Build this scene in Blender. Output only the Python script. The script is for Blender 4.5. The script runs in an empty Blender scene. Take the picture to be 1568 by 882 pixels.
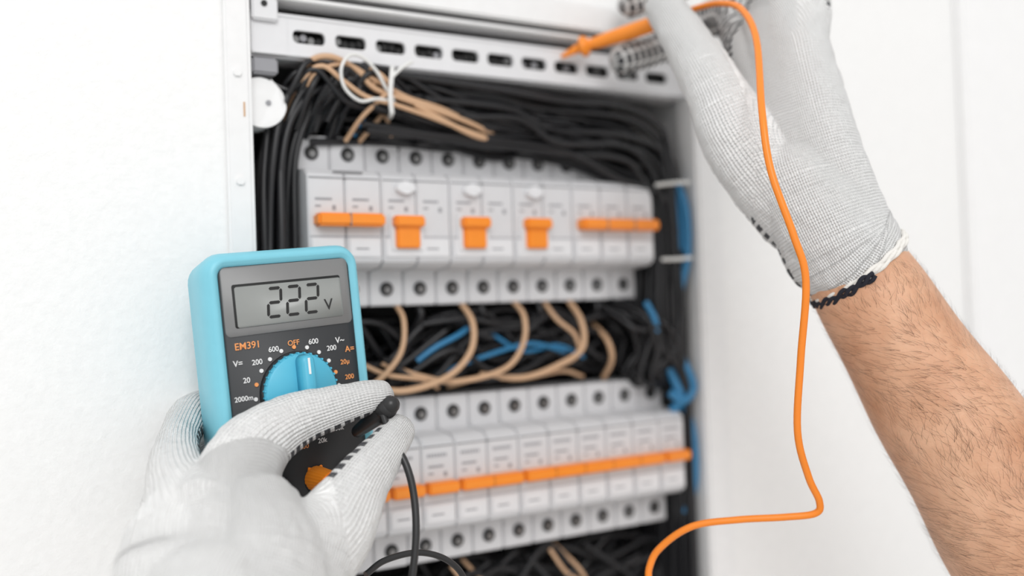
import bpy, bmesh, math, random
import numpy as np
from mathutils import Vector, Matrix, noise
random.seed(4)
H=1500.0
def V(x,y,z): return Vector((x*.001,y*.001,(z+H)*.001))
# ---------------- camera
cd=bpy.data.cameras.new('camera'); cam=bpy.data.objects.new('camera',cd); bpy.context.collection.objects.link(cam)
cam.matrix_world=Matrix.Translation(V(0,-476.6,0))@Matrix.Rotation(math.radians(-31),4,'Z')@Matrix.Rotation(math.radians(91.28),4,'X')@Matrix.Rotation(math.radians(-2),4,'Z')
cd.lens=35; cd.sensor_width=36; cd.clip_start=.01
cd.dof.use_dof=True; cd.dof.focus_distance=.434; cd.dof.aperture_fstop=2.9
bpy.context.scene.camera=cam
# skeleton joints, world mm relative to the panel's reference height: x,y,z,radius
W={
'lh_index':[(105.5,-77.2,-69.8,18),(117.3,-69.6,-53.7,15.5),(133.3,-67.8,-44.1,12),(150.9,-71.5,-39,9.5),(164.4,-75,-35.6,8),(170.8,-76.5,-34.9,7)],
'lh_thumb':[(116.5,-106.5,-96.5,24),(139.6,-97.3,-85.5,18),(154.9,-91.7,-70,12.5),(167.2,-87.8,-58.3,9.5),(176.3,-84.1,-50.5,7.5)],
'lh_middle':[(90.6,-85.6,-76.7,19),(89.4,-61.8,-64.8,13),(95.3,-36.5,-52.1,9.5),(109.4,-10.3,-41.2,9),(127.6,2.1,-42,8.5),(142.4,-.8,-47.7,8)],
'lh_ring':[(88.3,-83.9,-89.1,18),(86.8,-59.9,-80.4,13),(94.3,-29.6,-72.4,9.5),(114,-.8,-65,9),(136.6,3.2,-66.3,8)],
'lh_pinky':[(90.2,-84.7,-101.6,18),(89.5,-61.1,-96.3,12),(96.4,-30.3,-92.2,9),(115,-6.6,-87,8.5),(132.1,.6,-87.3,7.5)],
'lh_back':[(105.5,-77.2,-69.8,18),(96.9,-89.2,-84.4,24),(89.4,-107.6,-101.2,27),(80.8,-131,-122.6,27)],
'lh_back2':[(111.3,-92.2,-78.5,20),(108.7,-107.8,-92.5,26),(100,-119.6,-107.2,28),(88.3,-135.4,-125.1,27)],
'lh_back3':[(89.7,-79.4,-72.6,16),(82.8,-92.3,-86.6,22),(82.1,-108.9,-104.2,26),(82.6,-132.1,-122.7,26)],
'lh_wrist':[(88.7,-118.7,-105.3,30),(83.2,-138.3,-123.1,29),(73.5,-167,-139.4,30)],
'rh_thumb':[(365.3,-139.4,40.6,20),(345.9,-123.9,75.1,19),(339.8,-111.7,104.1,15),(341.2,-92.3,131.7,12.5),(345.4,-69.8,158,10.5)],
'rh_index':[(373.4,-103.4,129,13),(397,-65.9,162.7,11),(392.8,-37.6,160.4,10),(370.4,-28.5,148.7,9.5),(350.7,-25.9,141.6,8.5)],
'rh_middle':[(377.1,-111.7,137.5,13),(409.4,-79.6,178.8,11),(405.1,-48.2,193.5,10),(378.8,-32.2,183.2,9.5),(358,-26.4,174.8,8.5)],
'rh_ring':[(379.7,-122.5,135,13),(400.7,-109.3,175.5,11),(411.2,-81,191.5,10),(396.1,-74.9,169.3,9),(384.5,-79.6,147.5,8.8)],
'rh_pinky':[(379.4,-133.7,124,12),(396.2,-123.7,160.2,10),(408.4,-102.4,182.3,9),(404.9,-88.3,168.3,8.5),(398.4,-85.1,150.4,8)],
'rh_mc1':[(371,-149.3,21.1,20),(361.8,-135.5,63,18),(373.4,-103.4,129,13.5)],
'rh_mc2':[(375,-151.8,24.1,21),(367.6,-136.9,72.6,18),(377.1,-111.7,137.5,13.5)],
'rh_mc3':[(379,-154.3,27,21),(372.8,-142.5,75.2,18),(379.7,-122.5,135,13.5)],
'rh_mc4':[(381.7,-155.9,28.4,20),(375.1,-147.3,74.5,16.5),(379.4,-133.7,124,12.5)],
'rh_cuff':[(360.6,-140.4,56,21),(367.3,-147.6,40.5,24),(373.5,-153.3,27.7,25.5),(378.1,-155.9,20.7,26.5)],
'forearm':[(367.4,-147.8,46,20),(379.4,-156.5,16.9,24),(389.7,-164.4,-7,26.2),(404.9,-176.1,-42.4,30),(420.5,-190.4,-79,34),(438.2,-205.8,-120.2,38.5),(465.2,-226.3,-179.2,43),(491.5,-246.5,-236.9,44)],
'orange_cable':[(359.8,-64.4,157.8),(362.4,-80,158),(361.5,-95.7,155.2),(357.3,-114,146.5),(346.6,-133.9,125.2),(327.1,-154.9,85.3),(324,-161.7,57.8),(329.1,-168.6,28.5),(333.3,-170.7,8.4),(335.3,-164,-26.1),(337.3,-158.5,-58.4),(345,-156.7,-79.9),(351.4,-156.7,-91.9),(351.1,-154.1,-97.6),(341,-144.4,-99.5),(325.8,-130.6,-100.8),(310.2,-116.5,-104),(300,-105.4,-114.2),(295.1,-102.2,-123.9),(289.2,-104.1,-140.8),(257.8,-102,-167.8),(202.5,-80.4,-167.8),(157.9,-72.2,-129.9),(147,-72,-96.1),(142.5,-73,-74)],
'orange_probe':[(323.8,-3.9,145.6),(330.1,-10.2,149.3),(341.1,-23.9,152.4),(351.8,-43.2,155.3),(360.7,-66.1,158.1)],
'black_probe':[(173.5,-83.9,-38.6),(171.4,-80.2,-41.7),(168.5,-73.7,-45.9),(165.1,-66.9,-50.4)],
'black_cable':[(170.1,-83,-42.2),(171.2,-89.2,-52.3),(174.5,-95.6,-62.9),(175.8,-99.5,-75.5),(174.5,-103,-90.9),(170.9,-105,-108.4),(165.4,-105.8,-130.8),(161.5,-102.8,-156.9)],
'black_cable2':[(161.1,-80.5,-109.3),(171.5,-77.5,-105.5),(187.1,-77.5,-104.6),(200.8,-78.6,-109.9),(209.2,-78.7,-120.6),(209.6,-78.5,-138.1),(190,-72.8,-173.1)],
}

# ---------------- materials
def mat(name,col,rough=.5,metal=0,bump=None,spec=.5,sss=0,var=None):
    m=bpy.data.materials.new(name); m.use_nodes=True; nt=m.node_tree; b=nt.nodes['Principled BSDF']
    b.inputs['Base Color'].default_value=(*col,1); b.inputs['Roughness'].default_value=rough; b.inputs['Metallic'].default_value=metal
    b.inputs['Specular IOR Level'].default_value=spec
    if sss: b.inputs['Subsurface Weight'].default_value=sss; b.inputs['Subsurface Radius'].default_value=(1,.4,.25); b.inputs['Subsurface Scale'].default_value=.003
    tc=nt.nodes.new('ShaderNodeTexCoord')
    n=nt.nodes.new('ShaderNodeTexNoise'); n.inputs['Scale'].default_value=(bump[0] if bump else 150); n.inputs['Detail'].default_value=4
    nt.links.new(tc.outputs['Object'],n.inputs['Vector'])
    if bump:
        bp=nt.nodes.new('ShaderNodeBump'); bp.inputs['Strength'].default_value=bump[1]; bp.inputs['Distance'].default_value=bump[2]
        nt.links.new(n.outputs['Fac'],bp.inputs['Height']); nt.links.new(bp.outputs['Normal'],b.inputs['Normal'])
    v=var or .04
    mx=nt.nodes.new('ShaderNodeMix'); mx.data_type='RGBA'
    mx.inputs[6].default_value=(*[c*(1-v) for c in col],1); mx.inputs[7].default_value=(*[min(1,c*(1+v)) for c in col],1)
    nt.links.new(n.outputs['Fac'],mx.inputs[0]); nt.links.new(mx.outputs[2],b.inputs['Base Color'])
    return m
M={}
M['wall']=mat('plaster_white',(.87,.87,.865),.9,bump=(260,.4,.0011))
M['paint']=mat('painted_white',(.88,.88,.88),.45)
M['floor']=mat('floor_grey',(.6,.58,.55),.6)
M['frame']=mat('frame_white',(.83,.83,.83),.4)
M['inner']=mat('box_inner',(.05,.05,.052),.6)
M['brk']=mat('breaker_plastic',(.64,.64,.655),.4)
M['brk2']=mat('breaker_light',(.73,.73,.745),.35)
M['seam']=mat('seam_grey',(.20,.20,.21),.6)
M['oseam']=mat('orange_seam',(.45,.12,.01),.6)
M['label']=mat('label_grey',(.30,.30,.32),.6)
M['orange']=mat('orange_plastic',(.90,.27,.02),.35)
M['hole']=mat('hole_dark',(.015,.015,.015),.7)
M['screw']=mat('screw_steel',(.25,.25,.25),.35,.9)
M['blackw']=mat('black_insulation',(.012,.012,.014),.38)
M['beigew']=mat('beige_insulation',(.60,.38,.23),.5)
M['bluew']=mat('blue_insulation',(.03,.20,.40),.4)
M['zip']=mat('zip_white',(.75,.75,.73),.4)
M['hem']=mat('hem_yarn',(.80,.78,.74),.95,bump=(1500,.8,.0005))
M['mblue']=mat('meter_blue',(.20,.56,.68),.42)
M['mdial']=mat('dial_blue',(.08,.45,.63),.4)
M['mblack']=mat('meter_black',(.022,.024,.027),.5)
M['mgrey']=mat('screen_bezel',(.20,.20,.20),.35)
M['lcd']=mat('lcd_grey',(.29,.30,.29),.3)
M['ink']=mat('lcd_ink',(.012,.012,.012),.5)
M['white']=mat('print_white',(.85,.85,.85),.5)
M['oprint']=mat('print_orange',(.9,.36,.12),.5)
M['hair']=mat('arm_hair',(.09,.045,.022),.5)
M['ocable']=mat('orange_rubber',(.88,.24,.015),.38)
M['bcable']=mat('black_rubber',(.015,.015,.016),.35)
M['cord']=mat('cuff_cord',(.012,.013,.022),.9)
def skin():
    m=mat('skin',(.60,.33,.205),.48,bump=(900,.35,.0005),sss=.2); nt=m.node_tree; b=nt.nodes['Principled BSDF']
    tc=nt.nodes['Texture Coordinate']; n=nt.nodes.new('ShaderNodeTexNoise'); n.inputs['Scale'].default_value=28; n.inputs['Detail'].default_value=8; n.inputs['Roughness'].default_value=.65
    nt.links.new(tc.outputs['Object'],n.inputs['Vector']); r=nt.nodes.new('ShaderNodeValToRGB')
    r.color_ramp.elements[0].position=.3; r.color_ramp.elements[0].color=(.54,.265,.145,1); r.color_ramp.elements[1].position=.72; r.color_ramp.elements[1].color=(.76,.46,.30,1)
    nt.links.new(n.outputs['Fac'],r.inputs[0]); nt.links.new(r.outputs[0],b.inputs['Base Color']); return m
M['skin']=skin()

def link(o,parent=None):
    bpy.context.collection.objects.link(o)
    if parent:
        o.parent=parent; o.matrix_parent_inverse=parent.matrix_world.inverted()
    return o
def empty(name,loc=(0,0,0),mw=None):
    e=bpy.data.objects.new(name,None); e.empty_display_size=.02
    bpy.context.collection.objects.link(e)
    e.matrix_world=mw if mw is not None else Matrix.Translation(loc)
    bpy.context.view_layer.update(); return e
class MB:
    def __init__(s): s.bm=bmesh.new(); s.ms=[]
    def mi(s,m):
        if m not in s.ms: s.ms.append(m)
        return s.ms.index(m)
    def _add(s,t,m,bev=0,seg=2,smooth=False):
        if bev: bmesh.ops.bevel(t,geom=list(t.edges),offset=bev*.001,segments=seg,affect='EDGES',clamp_overlap=True)
        i=s.mi(m)
        for f in t.faces: f.material_index=i; f.smooth=smooth
        me=bpy.data.meshes.new('t'); t.to_mesh(me); t.free(); s.bm.from_mesh(me); bpy.data.meshes.remove(me)
    def box(s,x0,x1,y0,y1,z0,z1,m,bev=0):
        t=bmesh.new(); bmesh.ops.create_cube(t,size=1)
        for v in t.verts: v.co=Vector(((x0+x1)/2+v.co.x*(x1-x0),(y0+y1)/2+v.co.y*(y1-y0),(z0+z1)/2+v.co.z*(z1-z0)))*.001
        s._add(t,m,bev)
    def prism(s,prof,x0,x1,m,bev=0):
        t=bmesh.new()
        a=[t.verts.new((x0*.001,y*.001,z*.001)) for y,z in prof]; b=[t.verts.new((x1*.001,y*.001,z*.001)) for y,z in prof]
        n=len(prof); t.faces.new(a); t.faces.new(b[::-1])
        for i in range(n): t.faces.new((a[i],b[i],b[(i+1)%n],a[(i+1)%n]))
        bmesh.ops.recalc_face_normals(t,faces=t.faces); s._add(t,m,bev)
    def cyl(s,c,ax,r,h,m,r2=None,bev=0,seg=24,sx=1):
        t=bmesh.new(); bmesh.ops.create_cone(t,cap_ends=True,segments=seg,radius1=r*.001,radius2=(r if r2 is None else r2)*.001,depth=h*.001)
        q=Vector((0,0,1)).rotation_difference(Vector(ax).normalized())
        for v in t.verts:
            w=q@v.co; w.x*=sx; v.co=w+Vector(c)*.001
        s._add(t,m,bev,smooth=False)
    def obj(s,name,loc=None,parent=None):
        me=bpy.data.meshes.new(name); s.bm.to_mesh(me); s.bm.free()
        for m in s.ms: me.materials.append(M[m])
        o=bpy.data.objects.new(name,me); bpy.context.collection.objects.link(o)
        if parent: o.parent=parent
        if loc is not None: o.location=loc
        return o
def cr(pts,n=10):
    P=[np.array(p,float) for p in pts]
    if len(P)<3: P=[P[0],(P[0]+P[-1])/2,P[-1]]
    P=[2*P[0]-P[1]]+P+[2*P[-1]-P[-2]]; out=[]
    for i in range(1,len(P)-2):
        for k in range(n):
            t=k/n; a,b,c,d=P[i-1:i+3]
            out.append(.5*((2*b)+(-a+c)*t+(2*a-5*b+4*c-d)*t*t+(-a+3*b-3*c+d)*t**3))
    out.append(P[-2]); return out
def curves(name,lst,m,parent=None,bres=3):
    cu=bpy.data.curves.new(name,'CURVE'); cu.dimensions='3D'; cu.bevel_depth=.001; cu.bevel_resolution=bres; cu.use_fill_caps=True
    for pts,r in lst:
        q=cr(pts,8); sp=cu.splines.new('POLY'); sp.points.add(len(q)-1)
        for i,p in enumerate(q):
            sp.points[i].co=(*V(*p[:3]),1); sp.points[i].radius=r
        sp.use_smooth=True
    cu.materials.append(M[m]); o=bpy.data.objects.new(name,cu); bpy.context.collection.objects.link(o)
    if parent: o.parent=parent; o.matrix_parent_inverse=parent.matrix_world.inverted()
    return o
def rrect(w,h,r,cx=0,cz=0,n=6):
    out=[]
    for (sx,sz,a0) in ((1,1,0),(-1,1,90),(-1,-1,180),(1,-1,270)):
        for k in range(n+1):
            a=math.radians(a0+90*k/n); out.append((cx+sx*(w/2-r)+r*math.cos(a),cz+sz*(h/2-r)+r*math.sin(a)))
    return out
def loft(b,rings,m,capa=True,capb=True,smooth=True):
    t=bmesh.new(); rs=[[t.verts.new((x*.001,y*.001,z*.001)) for x,z in ring] for y,ring in rings]
    n=len(rs[0])
    for a,c in zip(rs,rs[1:]):
        for i in range(n): t.faces.new((a[i],c[i],c[(i+1)%n],a[(i+1)%n]))
    if capa: t.faces.new(rs[0])
    if capb: t.faces.new(rs[-1][::-1])
    if capa or capb: bmesh.ops.recalc_face_normals(t,faces=t.faces)
    b._add(t,m,smooth=smooth)

# ---------------- room
b=MB(); b.box(-1500,138,-2,140,-1500,1200,'wall'); b.box(426,2500,-2,140,-1500,1200,'wall'); b.box(138,426,-2,140,168,1200,'wall'); b.box(138,426,-2,140,-1500,-212,'wall')
b.obj('wall_back',V(0,0,0))
b=MB(); b.box(-1500,2500,-2500,140,-1540,-1500,'floor'); b.obj('floor',V(0,0,0))
b=MB(); b.box(690,790,-9,-2,-1500,1200,'paint',2); b.obj('trim_1',V(0,0,0))
# ---------------- panel
pan=empty('electrical_panel',V(280,40,-20))
def pp(b,name):
    o=b.obj(name,V(0,0,0)); o.parent=pan; o.matrix_parent_inverse=pan.matrix_world.inverted()
b=MB(); X0,X1,Z0,Z1=140,423,-208,164
b.box(X0,X1,84,86,Z0,Z1,'inner'); b.box(X0-2,X0,-2,86,Z0,Z1,'frame'); b.box(X1,X1+2,-2,86,Z0,Z1,'frame'); b.box(X0,X1,-2,86,Z1,Z1+2,'frame'); b.box(X0,X1,-2,86,Z0-2,Z0,'frame')
pp(b,'enclosure')
b=MB()
b.box(128.5,140,-6,-2.2,-222,178,'frame',1); b.box(421,440,-6,-2.2,-222,178,'frame',1)
b.box(140,421,-6,-2.2,162,178,'frame',1); b.box(140,421,-6,-2.2,-222,-206,'frame',1)
b.box(139,141,-6,10,-206,162,'frame',.5); b.box(419,421,-6,10,-206,162,'frame',.5); b.box(145,419,-4,12,157,159,'frame',.5)
for z in (118,66,0,-120): b.cyl((134,-6.5,z),(0,1,0),2.0,1.6,'frame',bev=.4)
b.box(136.6,137.4,-6.3,-5.9,97,104,'beigew')
pp(b,'frame')
b=MB()
for zc in (49.8,-91): b.box(146,418,66,68,zc-17,zc+17,'screw')
pp(b,'din_rails')
b=MB(); b.cyl((147.5,8,106),(0,1,0),12.5,14,'frame',bev=1.5,seg=40); b.cyl((151,.8,106),(0,1,0),1.3,1,'label'); b.box(143,156,-1,12,120,128,'label',1)
pp(b,'cover_post')

# terminal strip
b=MB(); zt,zb=151,130; zs=140.3
xs=[172.6+22.3*k for k in range(11)]
for x in xs: loft(b,[(0,rrect(22.3,18,.01,x,zs)),(0,rrect(17,6.6,2.6,x,zs)),(2,rrect(17,6.6,2.6,x,zs))],'brk2',False,False,False)
b.box(143,xs[0]-11.1,0,2,zb,zt,'brk2'); b.box(xs[-1]+11.1,419,0,2,zb,zt,'brk2')
b.box(143,419,-.6,2,149.1,zt,'brk2',.4); b.box(143,419,-.6,2,zb,131.6,'brk2',.4); b.box(143,419,2,16,149.5,zt,'brk',.5); b.box(143,419,2,20,zb-1,zb+1,'brk',.5)
b.box(145,419,14,15,132,149,'hole')
for x in xs:
    for q in (-6,-2,2,6):
        b.cyl((x+q,7,zs+random.uniform(-1,1)),(0,1,0),1.8,8,random.choice(['screw','hole','hole','label']),seg=12)
b.box(143,156,-3,0,146,160,'brk2',.8); b.cyl((149,-3.2,154),(0,1,0),1.5,1,'hole')
b.obj('terminal_strip',V(0,0,0))

PROF=[(62,-36),(62,36),(45,45),(20,45),(20,27),(4,25),(0,22),(0,-22),(4,-25),(20,-27),(20,-45),(45,-45)]
def breaker(name,xL,n,zc,kind):
    b=MB(); w=20*n
    for k in range(n):
        b.prism(PROF,20*k+.25,20*k+19.75,'brk',.7)
        cx=20*k+10
        for sz in (36,-36):
            b.cyl((cx,19.9,sz),(0,1,0),3.9,1.0,'label'); b.cyl((cx,19.7,sz),(0,1,0),3.7,1.4,'hole'); b.cyl((cx+.4,19.6,sz-.6),(0,1,0),1.8,1.6,'screw')
    b.box(1,w-1,-.15,.5,20,20.7,'seam'); b.box(1,w-1,-.15,.5,-9.6,-9.1,'label')
    for k in range(n):
        cx=20*k+10
        if kind!='rcd' : b.box(20*k+1.5,20*k+18.5,-1.0,.5,-20,-10.5,'brk2',.5)
        if kind=='mcb':
            for q in range(7): b.box(cx-6.5+q*1.7,cx-5.3+q*1.7,-.12,.3,14.6,16.4,'label')
        b.box(cx-6,cx+3,-.12,.3,9,10.2,'label'); b.box(cx-6,cx-3,-.12,.3,5.5,6.5,'label'); b.box(cx+3,cx+5,-.12,.3,4,6.5,'label')
        b.box(cx-5,cx+2,-1.12,-.9,-16,-15.2,'label')
    if kind=='rcd':
        b.box(1.5,w-1.5,-1.0,.5,-20,-10.5,'brk2',.5)
        b.cyl((13,-1.5,16.5),(0,1,0),3.4,4,'brk2',bev=.8,sx=1.6)
        b.box(4,23,-2,.5,-17,2.5,'brk2',.8)
        b.box(5.0,22.0,-7,0,-4.5,1.5,'orange',1.0); b.box(6.5,20,-4.5,0,-15.5,-3.5,'orange',.8)
    elif kind=='main':
        b.box(3,w-1,-8,1,-4.5,2,'orange',1.2)
        for k in range(1,n): b.box(20*k-.3,20*k+.3,-8.1,-6,-4.4,1.9,'seam')
        if n==2: b.box(14,30,-.15,.4,23.2,24.2,'seam')
    else:
        b.box(.8,w-.8,-7.5,1,-4,2,'orange',1.0)
        for k in range(1,n): b.box(20*k-.25,20*k+.25,-7.6,-6,-3.6,1.7,'oseam')
    return b.obj(name,V(xL,0,zc))
x=169
for n,k,nm in ((2,'main','circuit_breaker'),(2,'rcd','residual_current_breaker'),(2,'rcd','residual_current_breaker'),(2,'rcd','residual_current_breaker'),(3,'main','circuit_breaker')):
    breaker(nm,x,n,49.8,k); x+=20*n
x=167
for n in (1,1,1,1,2,5,1):
    breaker('circuit_breaker',x,n,-91,'mcb'); x+=20*n

# ---------------- wires
rnd=random.uniform
L=[]
for i in range(34):
    x=rnd(146,165); y=rnd(2,66)
    L.append(([(rnd(190,230),y+8,rnd(112,128)),(185-rnd(0,8),y+2,rnd(110,126)),(x+10,y,rnd(98,114)),(x+2,y,80),(x,y+rnd(-3,3),40),(x+rnd(-2,2),y,-10),(x,y,-80),(x,y,-190)],rnd(1.6,2.2)))
for i in range(130):
    y=rnd(0,74); z=rnd(92,129); xr=rnd(392,415); s=rnd(172,250)
    zr=z-rnd(2,18)
    L.append(([(s,y,z+rnd(-3,5)),(s+50,y+rnd(-4,4),z+rnd(-6,6)),(320,y+rnd(-4,4),z+rnd(-7,3)),(365,y,zr),(xr-14,y,zr-8),(xr-3,y,zr-26),(xr,y,30),(xr+rnd(-3,3),y,0),(xr+rnd(-6,2),y,-25),(max(xr,411),y,-60),(max(xr,411),y,-190)],rnd(1.5,2.2)))
for i in range(30):
    s=rnd(168,206)
    L.append(([(s-12,rnd(8,30),rnd(92,104)),(s-6,rnd(-2,8),rnd(112,122)),(s+4,rnd(-4,6),rnd(122,130)),(s+22,rnd(-3,8),rnd(106,128)),(s+50,rnd(-1,10),rnd(100,124)),(s+100,rnd(2,12),rnd(98,118)),(s+150,rnd(4,16),rnd(98,112))],rnd(1.3,1.8)))
for i in range(190):
    zc,hh=random.choice(((-20,20),(-20,20),(-162,22),(92,10),(-165,24)))
    y=rnd(18,80); x0=rnd(146,350); z=zc+rnd(-hh,hh)
    L.append(([(x0,y,z),(x0+25,y+rnd(-8,5),zc+rnd(-hh,hh)),(min(410,x0+55),y,zc+rnd(-hh,hh)),(min(414,x0+90),y+rnd(-5,5),zc+rnd(-hh,hh))],rnd(1.6,2.1)))
for i in range(30):
    x0=rnd(368,392); y=rnd(0,40)
    L.append(([(x0-10,y+20,5-rnd(0,6)),(x0,y,rnd(-14,-4)),(x0+rnd(4,14),y,rnd(-30,-16)),(x0+rnd(0,10),y+4,rnd(-48,-36)),(405,y+10,-52)],rnd(1.5,2.1)))
for k in range(11):
    x=179+20*k
    if k%2: L.append(([(x,28,8),(x+rnd(-2,2),22,-2),(x+rnd(-8,8),40,-18),(x+rnd(-14,14),60,-30)],2))
    L.append(([(x,32,90),(x,30,99),(x+rnd(-12,12),40,110)],2))
curves('black_wire_bundle',[(p,r) for p,r in L],'blackw',bres=2)
T=[([(226,26,7),(226,14,-4),(221,10,-22),(205,14,-38),(190,25,-44)],1.5),
([(266,26,7),(267,12,-6),(263,8,-22),(248,8,-35),(222,10,-41),(200,16,-36)],1.8),
([(301,26,7),(301,12,-4),(297,8,-20),(284,8,-33),(255,10,-38),(235,16,-34),(215,20,-26)],1.6),
([(340,26,7),(341,12,-8),(338,8,-24),(322,10,-33),(300,14,-39),(275,20,-36)],1.8),
([(322,26,7),(326,16,-6),(336,12,-16),(337,12,-28),(322,18,-36)],1.4),
([(362,30,-10),(361,14,-20),(364,14,-32),(366,26,-44)],1.7),
([(258,28,-42),(280,18,-37),(305,22,-40),(330,18,-37),(350,26,-42)],1.3),
([(200,20,-24),(215,14,-32),(236,14,-36),(250,24,-42)],1.3),
([(163,18,96),(166,6,116),(172,0,128),(182,-4,131),(196,-3,126),(206,-3,117),(224,-4,112),(245,-4,107),(264,0,103),(281,6,99)],1.5),
([(168,10,106),(175,0,122),(190,-3,128),(205,-3,122),(224,-3,114),(245,-1,110),(268,4,104),(285,10,100)],1.2),
([(164,16,100),(170,2,120),(178,-3,126),(188,-5,119),(200,-5,112),(216,-5,109),(238,-4,104),(262,-2,98),(276,4,97)],1.3),
([(196,14,92),(200,2,102),(207,-3,110),(214,-5,117),(210,-5,123),(203,-4,127)],1.3),
([(205,20,92),(210,10,100),(216,8,106),(222,14,96)],1.3),([(212,6,113),(206,0,118),(208,-2,124),(204,4,128)],1.4),
([(228,-4,110),(240,-4,105),(262,-2,97),(280,4,95)],1.4)]
for i in range(4):
    x0=rnd(200,360); T.append(([(x0,rnd(20,40),-142),(x0+8,18,-156),(x0+rnd(10,30),26,-172),(x0+rnd(0,40),36,-190)],1.2))
curves('beige_wires',T,'beigew')
curves('beige_wire_loop',[([(216,-5,110),(206,-6,111),(196,-7,109),(188,-7,115),(186,-8,124),(190,-9,131),(197,-9,131),(205,-8,125),(211,-6,117),(216,-4,112)],.9)],'zip')
B=[([(236,20,-26),(246,17,-19),(262,17,-12),(275,26,-6)],1.7),([(250,24,-34),(285,19,-24),(310,19,-20),(335,22,-26)],1.4),
([(285,26,-12),(305,22,-24),(330,22,-22),(350,24,-30)],1.3),([(203,20,96),(208,18,106),(212,26,112)],1.6),([(236,22,95),(240,18,104),(248,26,112)],1.6),
([(384,4,2),(386,-1,-8),(388,0,-16)],2.0),
([(410,4,80),(413,-2,60),(413,-2,30),(410,2,10)],2.6),([(408,6,82),(410,2,60),(411,1,34)],2.4),
([(404,8,-20),(410,0,-38),(414,-2,-52),(407,0,-60),(400,4,-54)],2.6),([(404,8,-40),(407,2,-58),(403,6,-66)],3),
([(410,4,-60),(414,0,-80),(414,0,-110),(411,6,-130)],2.4),([(175,30,-146),(182,18,-140),(186,26,-132)],2)]
curves('blue_wires',B,'bluew')
Zt=[([(213,-8,104),(212,-9,112),(213,-9,122),(215,-6,128),(220,6,128),(218,6,106),(213,-8,104)],1.3),([(213,-9,122),(218,-10,127),(224,-11,131)],1.0),
([(393,2,74),(404,-5,75),(416,-3,76)],1.3),([(393,2,28),(404,-5,28),(416,-3,29)],1.3)]
curves('zip_ties',Zt,'zip')

# ---------------- multimeter
mm=Matrix.Translation(V(138.6,-55.2,24.4))@Matrix.Rotation(math.radians(7.0),4,'Z')@Matrix.Rotation(math.radians(-4.5),4,'Y')
met=empty('multimeter',mw=mm)
def mpart(b,name):
    o=b.obj(name); o.parent=met; return o
HL=120; cz=-HL/2
b=MB(); RR=lambda ins,r:rrect(73-2*ins,HL+12-2*ins,r,0,cz)
loft(b,[(34,RR(9,6)),(33,RR(6,8)),(28,RR(3,9)),(8,RR(0,10)),(3,RR(.3,9.5)),(.3,RR(1.6,8)),(-.8,RR(3.0,7)),(-.8,RR(4.2,5.5)),(.8,RR(5.6,4))],'mblue',True,True)
mpart(b,'shell')
b=MB(); loft(b,[(1,rrect(61.5,HL,4,0,cz)),(0.2,rrect(61,HL-.5,4,0,cz))],'mblack')
loft(b,[(.3,rrect(60,29.5,2.5,0,-15)),(-.1,rrect(59.6,29.1,2.5,0,-15))],'mgrey')
loft(b,[(0,rrect(51,18.5,1,0,-17)),(-.2,rrect(51,18.5,1,0,-17))],'ink')
loft(b,[(-.1,rrect(50,17.3,1,.6,-17.5)),(-.3,rrect(50,17.3,1,.6,-17.5))],'lcd')
mpart(b,'face')
b=MB()
def seg_digit(x,z,w,h,on,t=1.1,sh=.08):
    S={'a':(0,h,w,h),'g':(0,h/2,w,h/2),'d':(0,0,w,0),'b':(w,h/2,w,h),'c':(w,0,w,h/2),'e':(0,0,0,h/2),'f':(0,h/2,0,h)}
    for k in on:
        x0,z0,x1,z1=S[k]; d=Vector((x1-x0,z1-z0)); l=d.length; d/=l; n=Vector((-d.y,d.x)); g=.3
        p=[Vector((x0,z0))+d*g,Vector((x0,z0))+d*(g+t/2)+n*t/2,Vector((x1,z1))-d*(g+t/2)+n*t/2,Vector((x1,z1))-d*g,Vector((x1,z1))-d*(g+t/2)-n*t/2,Vector((x0,z0))+d*(g+t/2)-n*t/2]
        t_=bmesh.new(); vs=[t_.verts.new(((x+q.x+sh*q.y)*.001,-.00045,(z+q.y)*.001)) for q in p]; t_.faces.new(vs); bmesh.ops.recalc_face_normals(t_,faces=t_.faces)
        b._add(t_,'ink')
for i in range(3): seg_digit(-10.4+8.9*i,-23.0,5.9,12.2,'abged',t=1.3)
mpart(b,'lcd_digits')
def text(s,x,z,size,m,name):
    c=bpy.data.curves.new(name,'FONT'); c.body=s; c.size=size*.001; c.align_x='CENTER'; c.align_y='CENTER'; c.extrude=.00005; c.offset=.00003
    c.materials.append(M[m]); o=bpy.data.objects.new(name,c); bpy.context.collection.objects.link(o); o.parent=met
    o.location=(x*.001,-.0001 if m!='ink' else -.00045,z*.001); o.rotation_euler=(math.radians(90),0,0)
text('V',18.6,-20.6,7,'ink','unit')
for i,(s,x,z,sz,m) in enumerate([('EM391',-21,-34,4.2,'oprint'),('OFF',0,-35.4,3.2,'oprint'),('600',-9.5,-37,3.2,'white'),('600',9.5,-36,3.2,'white'),('200',-17.5,-41.5,3.2,'white'),
 ('20',-23,-48.5,3.2,'white'),('2000m',-25,-56,3.0,'white'),('V=',-26,-41,3.6,'white'),('200',18,-40,3.2,'white'),('V~',22.5,-37,3.8,'white'),('A=',27,-41.5,3.8,'oprint'),('20\u00b5',24,-47,3.0,'oprint'),('200',25.5,-54,3.0,'oprint'),
 ('2000',-9,-80,3,'oprint'),('200',0,-81,3,'oprint'),('20k',9,-80,3,'white'),('200k',17,-76,3,'white'),('COM',-14,-108,3,'white'),('V\u03a9mA',8,-108,3,'white')]):
    text(s,x,z,sz,m,'print_%d'%i)
b=MB()
for k in range(20):
    a=math.radians(90-k*18); b.cyl((19.8*math.cos(a),0,-57+19.8*math.sin(a)),(0,1,0),.9,.6,'white' if k%4 else 'oprint',seg=10)
b.cyl((0,-1,-57),(0,1,0),18,3,'mblack',seg=48,bev=.5)
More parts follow.
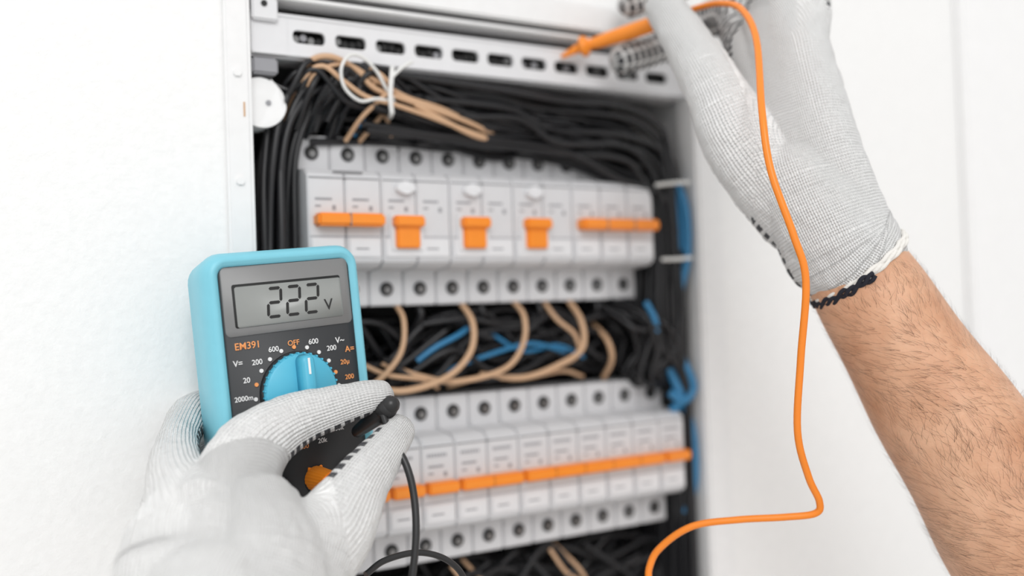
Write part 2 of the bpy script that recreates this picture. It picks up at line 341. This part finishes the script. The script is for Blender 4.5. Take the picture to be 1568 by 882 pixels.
circ=lambda r:[(r*math.cos(a),-57+r*math.sin(a)) for a in np.linspace(0,2*math.pi,49)[:-1]]
loft(b,[(-0.5,circ(17.3)),(-3.5,circ(17)),(-4.5,circ(16))],'mdial')
for k in range(36):
    a=math.radians(k*10); b.cyl((17.1*math.cos(a),-2.5,-57+17.1*math.sin(a)),(0,1,0),.5,3,'mdial',seg=8)
loft(b,[(-4,rrect(7.5,33,3,1.5,-57)),(-9,rrect(6,32,2.6,1.5,-57)),(-10,rrect(4.5,30,2,1.5,-57))],'mdial')
b.box(1,2,-10.3,-9.8,-49,-42,'white')
mpart(b,'selector_dial')
b=MB()
for xx in (-14,4,20): b.cyl((xx,-.5,-97),(0,1,0),5.5,2.5,'mblack',bev=.5); b.cyl((xx,-1.6,-97),(0,1,0),2.6,.6,'hole')
mpart(b,'jacks')
b=MB(); b.cyl((4,-8,-96),(0,1,0),4.8,16,'orange',r2=5.8,bev=.8); b.cyl((4,-18,-97),(0,1,.15),3.4,8,'orange',bev=.6); mpart(b,'plug')

# ---------------- tubes / hands
def samples(ch,n=8): return np.array(cr([p for p in ch],n))
def frames(S):
    P=S[:,:3]; T=np.gradient(P,axis=0); T/=np.linalg.norm(T,axis=1)[:,None]
    v=np.array([0.52,0.85,0.1]); N=[]
    for t in T:
        v2=v-t*np.dot(v,t); v2/=np.linalg.norm(v2); N.append(v2); v=v2
    N=np.array(N); Bn=np.cross(T,N); return P,T,N,Bn
def tube(bm,S,seg=24,caps=True):
    P,T,N,B=frames(S); r=S[:,3]
    rings=[]
    def addring(c,rr,n,b_): rings.append([bm.verts.new(V(*(c+rr*(math.cos(a)*n+math.sin(a)*b_)))) for a in np.linspace(0,2*math.pi,seg+1)[:-1]])
    if caps:
        for k in (85,65,45,22): a=math.radians(k); addring(P[0]-T[0]*r[0]*math.sin(a),r[0]*math.cos(a),N[0],B[0])
    for i in range(len(P)): addring(P[i],r[i],N[i],B[i])
    if caps:
        for k in (22,45,65,85): a=math.radians(k); addring(P[-1]+T[-1]*r[-1]*math.sin(a),r[-1]*math.cos(a),N[-1],B[-1])
    for a,c in zip(rings,rings[1:]):
        for i in range(seg): bm.faces.new((a[i],a[(i+1)%seg],c[(i+1)%seg],c[i]))
    bm.faces.new(rings[0][::-1]); bm.faces.new(rings[-1])
def glove_mat():
    m=bpy.data.materials.new('knit_glove'); m.use_nodes=True; nt=m.node_tree; b=nt.nodes['Principled BSDF']; N=nt.nodes.new; Lk=nt.links.new
    b.inputs['Roughness'].default_value=.95; b.inputs['Specular IOR Level'].default_value=.1
    b.inputs['Sheen Weight'].default_value=.35
    b.inputs['Subsurface Weight'].default_value=.08; b.inputs['Subsurface Scale'].default_value=.002; b.inputs['Subsurface Radius'].default_value=(1,1,1)
    at=N('ShaderNodeAttribute'); at.attribute_name='knit'; sp=N('ShaderNodeSeparateXYZ'); Lk(at.outputs['Vector'],sp.inputs[0])
    def math_(op,a,bv=None,c=None):
        n=N('ShaderNodeMath'); n.operation=op
        for i,x in enumerate((a,bv,c)):
            if x is None: continue
            if isinstance(x,(int,float)): n.inputs[i].default_value=x
            else: Lk(x,n.inputs[i])
        return n.outputs[0]
    rx=math_('MULTIPLY',sp.outputs[0],2*math.pi); ry=math_('MULTIPLY',sp.outputs[1],2*math.pi)
    s1=math_('SINE',rx); s2=math_('SINE',math_('ADD',ry,math_('MULTIPLY',s1,1.0)))
    h=math_('ADD',s1,math_('MULTIPLY',s2,.45))
    no=N('ShaderNodeTexNoise'); no.inputs['Scale'].default_value=1100; tc=N('ShaderNodeTexCoord'); Lk(tc.outputs['Object'],no.inputs['Vector'])
    h=math_('ADD',h,math_('MULTIPLY',no.outputs['Fac'],1.7))
    bp=N('ShaderNodeBump'); bp.inputs['Strength'].default_value=1.0; bp.inputs['Distance'].default_value=.0005; Lk(h,bp.inputs['Height']); Lk(bp.outputs['Normal'],b.inputs['Normal'])
    q=math_('GREATER_THAN',math_('SINE',math_('MULTIPLY',ry,1/3)),-.35); q2=math_('GREATER_THAN',math_('SINE',math_('MULTIPLY',rx,1/6)),-.75)
    k=math_('MULTIPLY',math_('MULTIPLY',q,q2),math_('GREATER_THAN',sp.outputs[2],.5))
    mx=N('ShaderNodeMix'); mx.data_type='RGBA'; mx.inputs[6].default_value=(.94,.94,.93,1); mx.inputs[7].default_value=(.018,.02,.028,1); Lk(k,mx.inputs[0]); Lk(mx.outputs[2],b.inputs['Base Color'])
    return m
M['glove']=glove_mat()
def glove(name,chains,ribs,parent,vox=.7,smooth=7,pitch=1.5,wrk=.7):
    bm=bmesh.new()
    for c in chains: tube(bm,samples(W[c],6))
    me=bpy.data.meshes.new(name+'_src'); bm.to_mesh(me); bm.free()
    o=bpy.data.objects.new('tmp',me); bpy.context.collection.objects.link(o)
    r=o.modifiers.new('r','REMESH'); r.mode='VOXEL'; r.voxel_size=vox*.001
    s=o.modifiers.new('s','SMOOTH'); s.iterations=smooth; s.factor=.6
    dg=bpy.context.evaluated_depsgraph_get(); me2=bpy.data.meshes.new_from_object(o.evaluated_get(dg)); bpy.data.objects.remove(o)
    me2.name=name
    n=len(me2.vertices); co=np.empty(n*3,'f'); me2.vertices.foreach_get('co',co); co=co.reshape(-1,3)*1000; co[:,2]-=H
    nr=np.empty(n*3,'f'); me2.vertex_normals.foreach_get('vector',nr); nr=nr.reshape(-1,3)
    RB=[];LN=[];MK=[];DM=[];CN=[]
    for ch,pd,th,bias in ribs:
        S=samples(ch,8); P,T,N,B=frames(S); Ls=np.concatenate([[0],np.cumsum(np.linalg.norm(np.diff(P,axis=0),axis=1))])
        d2=((co[:,None,:]-P[None])**2).sum(2); dn=np.sqrt(d2)/S[None,:,3]; j=dn.argmin(1); DM.append(dn[np.arange(n),j]+bias)
        rel=co-P[j]; al=(rel*T[j]).sum(1); a=(rel*N[j]).sum(1); c=(rel*B[j]).sum(1)
        cnt=max(8,round(2*math.pi*np.median(S[:,3])/pitch)); CN.append(cnt)
        RB.append(cnt*np.arctan2(c,a)/(2*math.pi)); LN.append((Ls[j]+al)/1.5)
        rd=rel-T[j]*al[:,None]; rd/=np.linalg.norm(rd,axis=1)[:,None]+1e-9
        MK.append(np.zeros(n) if pd is None else (rd@np.array(pd)>th).astype(float))
    RB,LN,MK,DM,CN=map(np.array,(RB,LN,MK,DM,CN)); best=DM.argmin(0)
    nl=len(me2.loops); lv=np.empty(nl,'i'); me2.loops.foreach_get('vertex_index',lv)
    npol=len(me2.polygons); ls=np.empty(npol,'i'); lt=np.empty(npol,'i'); me2.polygons.foreach_get('loop_start',ls); me2.polygons.foreach_get('loop_total',lt)
    lf=np.repeat(np.arange(npol),lt); fv=lv[ls][lf]; c=best[fv]
    ref=RB[c,fv]; df=RB[c,lv]-ref; df-=CN[c]*np.round(df/CN[c])
    out=np.stack([ref+df,LN[c,lv],MK[c,fv]],1).astype('f')
    at=me2.attributes.new('knit','FLOAT_VECTOR','CORNER'); at.data.foreach_set('vector',np.ascontiguousarray(out).ravel())
    dsp=np.array([noise.noise(Vector(p)/11)+.5*noise.noise(Vector(p)/4.5) for p in co.tolist()])
    co2=co+nr*(dsp*wrk)[:,None]; co2[:,2]+=H; me2.vertices.foreach_set('co',(co2*.001).astype('f').ravel())
    me2.materials.clear(); me2.materials.append(M['glove'])
    me2.polygons.foreach_set('use_smooth',np.ones(npol,bool)); me2.update()
    o=bpy.data.objects.new(name,me2); bpy.context.collection.objects.link(o); o.parent=parent; o.matrix_parent_inverse=parent.matrix_world.inverted()
    return o
def R_(k,r): return [(p[0],p[1],p[2],r) for p in W[k]]
lh=empty('gloved_hand',V(*W['lh_back'][1][:3]))
glove('glove',['lh_index','lh_thumb','lh_middle','lh_ring','lh_pinky','lh_back','lh_back2','lh_back3','lh_wrist'],
 [(W['lh_index'],(.1,.2,-.97),.42,0),(W['lh_thumb'],(-.8,.5,.3),.6,0),(W['lh_middle'],(.8,.3,0),.5,0),(W['lh_ring'],(.8,.3,0),.5,0),(W['lh_pinky'],(.8,.3,0),.5,0),(R_('lh_back2',34),None,0,.0)],lh)
rh=empty('gloved_hand',V(*W['rh_mc2'][1][:3]))
FW=(.515,.857,0)
pc=[W['rh_cuff'][3],W['rh_cuff'][2],W['rh_mc2'][1],W['rh_mc2'][2]]
glove('glove',['rh_thumb','rh_index','rh_middle','rh_ring','rh_pinky','rh_mc1','rh_mc2','rh_mc3','rh_mc4','rh_cuff'],
 [(W['rh_thumb'],FW,.2,0),(W['rh_index'],(-.5,-.6,-.6),.0,0),(W['rh_middle'],(-.5,-.6,-.6),.0,0),(W['rh_ring'],(-.515,-.857,0),-.5,0),(W['rh_pinky'],(-.515,-.857,0),-.5,0),([(*p[:3],32) for p in pc],FW,0.0,0)],rh)
bm=bmesh.new(); FS=samples(W['forearm'],8)
FS[:,3]*=1+.012*np.sin(np.arange(len(FS))*.55)
tube(bm,FS,64); me=bpy.data.meshes.new('forearm'); bm.to_mesh(me); bm.free()
for p in me.polygons: p.use_smooth=True
me.materials.append(M['skin']); link(bpy.data.objects.new('forearm',me),rh)
P,T,N,B=frames(samples(W['rh_cuff'],6)); c,n_,b_=P[-1]+T[-1]*8,N[-1],B[-1]; r=25.4
def ringpts(k,amp,rr_,fil=None):
    out=[]
    for a in np.linspace(0,2*math.pi,90):
        d=math.cos(a)*n_+math.sin(a)*b_
        if fil is not None and d@np.array(fil)<.12:
            out.append(None); continue
        out.append(tuple(c+T[-1]*(amp*math.sin(a*16+k)+k*.4)+(rr_+.5*math.cos(a*16+k))*d))
    if fil is None: return out
    m=len(out); s=next(i for i in range(m) if out[i] is None and out[(i+1)%m] is not None)
    res=[]
    for i in range(1,m):
        p=out[(s+i)%m]
        if p is None: break
        res.append(p)
    return res
curves('cuff_hem',[(ringpts(k,.3,r),1.0) for k in (-3,0,2.5)],'hem',rh)
curves('cuff_cord',[(ringpts(k,.9,r+1.2,(-.6,.36,-.7)),1.0) for k in (0,2.2,4.4)],'cord',rh)
# hair
P,T,N,B=frames(FS); rr=FS[:,3]; vs=[];fs=[]
rng=np.random.default_rng(3)
for i in range(9000):
    u=rng.uniform(0,1)**.62; k=9+u*(len(P)-13); j=int(k); t=k-j
    a=rng.uniform(0,2*math.pi)
    p=P[j]*(1-t)+P[j+1]*t; Rr=rr[j]*(1-t)+rr[j+1]*t; nn=math.cos(a)*N[j]+math.sin(a)*B[j]; ar=-math.sin(a)*N[j]+math.cos(a)*B[j]
    l=rng.uniform(4,6)+rng.uniform(2,9)*u**.5; root=p+nn*Rr*.998
    fl=.35+.5*math.sin(k*.35+a*2); d=T[j]*rng.uniform(-1.2,-.4)+ar*(fl+rng.normal(0,.25)); d/=np.linalg.norm(d)
    cv=ar*rng.normal(0,.12)*l; sd=np.cross(d,nn); wd=.042
    pts=[root,root+d*l*.35+nn*l*.13,root+d*l*.7+nn*l*.17+cv*.5,root+d*l+nn*l*.12+cv]
    s0=len(vs)
    for m_,w_ in zip(pts[:3],(1,.9,.6)): vs+=[tuple(V(*(m_+sd*wd*w_))),tuple(V(*(m_-sd*wd*w_)))]
    vs.append(tuple(V(*pts[3]))); fs+=[(s0,s0+1,s0+3,s0+2),(s0+2,s0+3,s0+5,s0+4),(s0+4,s0+5,s0+6)]
me=bpy.data.meshes.new('arm_hair'); me.from_pydata(vs,[],fs); me.materials.append(M['hair']); link(bpy.data.objects.new('arm_hair',me),rh)

# ---------------- probes, leads
def rtube(name,pts,m,parent=None,seg=20):
    bm=bmesh.new(); tube(bm,np.array(cr(pts,6)),seg); me=bpy.data.meshes.new(name); bm.to_mesh(me); bm.free()
    for p in me.polygons: p.use_smooth=True
    me.materials.append(M[m]); o=bpy.data.objects.new(name,me); link(o,parent); return o
pr=empty('test_probe',V(*W['orange_probe'][2]))
op=W['orange_probe']
rtube('body',[(*op[1],2.2),(*[(a+b_)/2 for a,b_ in zip(op[1],op[2])],3.2),(*op[2],4.0),(*op[3],4.4),(*op[4],3.6)],'orange',pr)
rtube('tip',[(*op[0],1.3),(*op[1],2.8)],'orange',pr)
def at(f): return Vector(op[1]).lerp(Vector(op[2]),f)
rtube('finger_guard',[(*at(.05),3.0),(*at(.15),6.0),(*at(.3),5.5),(*at(.4),3.2)],'orange',pr)
curves('orange_test_lead',[(W['orange_cable'],1.65)],'ocable',bres=6)
pb=empty('test_probe',V(*W['black_probe'][0]))
bp=W['black_probe']; rtube('body',[(*bp[0],4.0),(*bp[1],4.2),(*bp[2],3.6),(*bp[3],2.8)],'bcable',pb)
q0,q1=Vector(bp[0]),Vector(bp[1]); dd=(q0-q1).normalized()
rtube('collar',[(*(q1+dd*1.2),4.6),(*(q1+dd*2.6),4.7)],'bcable',pb)
curves('black_test_lead',[(W['black_cable'],1.6),(W['black_cable2'],1.4)],'bcable',bres=6)

# ---------------- light
w=bpy.data.worlds.new('world'); bpy.context.scene.world=w; w.use_nodes=True; w.node_tree.nodes['Background'].inputs[0].default_value=(1,.993,.985,1); w.node_tree.nodes['Background'].inputs[1].default_value=.87
def area(name,loc,tgt,size,pw):
    l=bpy.data.lights.new(name,'AREA'); l.size=size; l.energy=pw; o=bpy.data.objects.new(name,l); bpy.context.collection.objects.link(o)
    o.location=loc; o.rotation_euler=(Vector(tgt)-Vector(loc)).to_track_quat('-Z','Y').to_euler()
area('added_area_light',(-.5,-1.8,2.6),(.4,0,1.5),1.1,21)  # added off-camera area lamp, no known fixture; gives the shading a direction
bpy.context.scene.view_settings.view_transform='Standard'
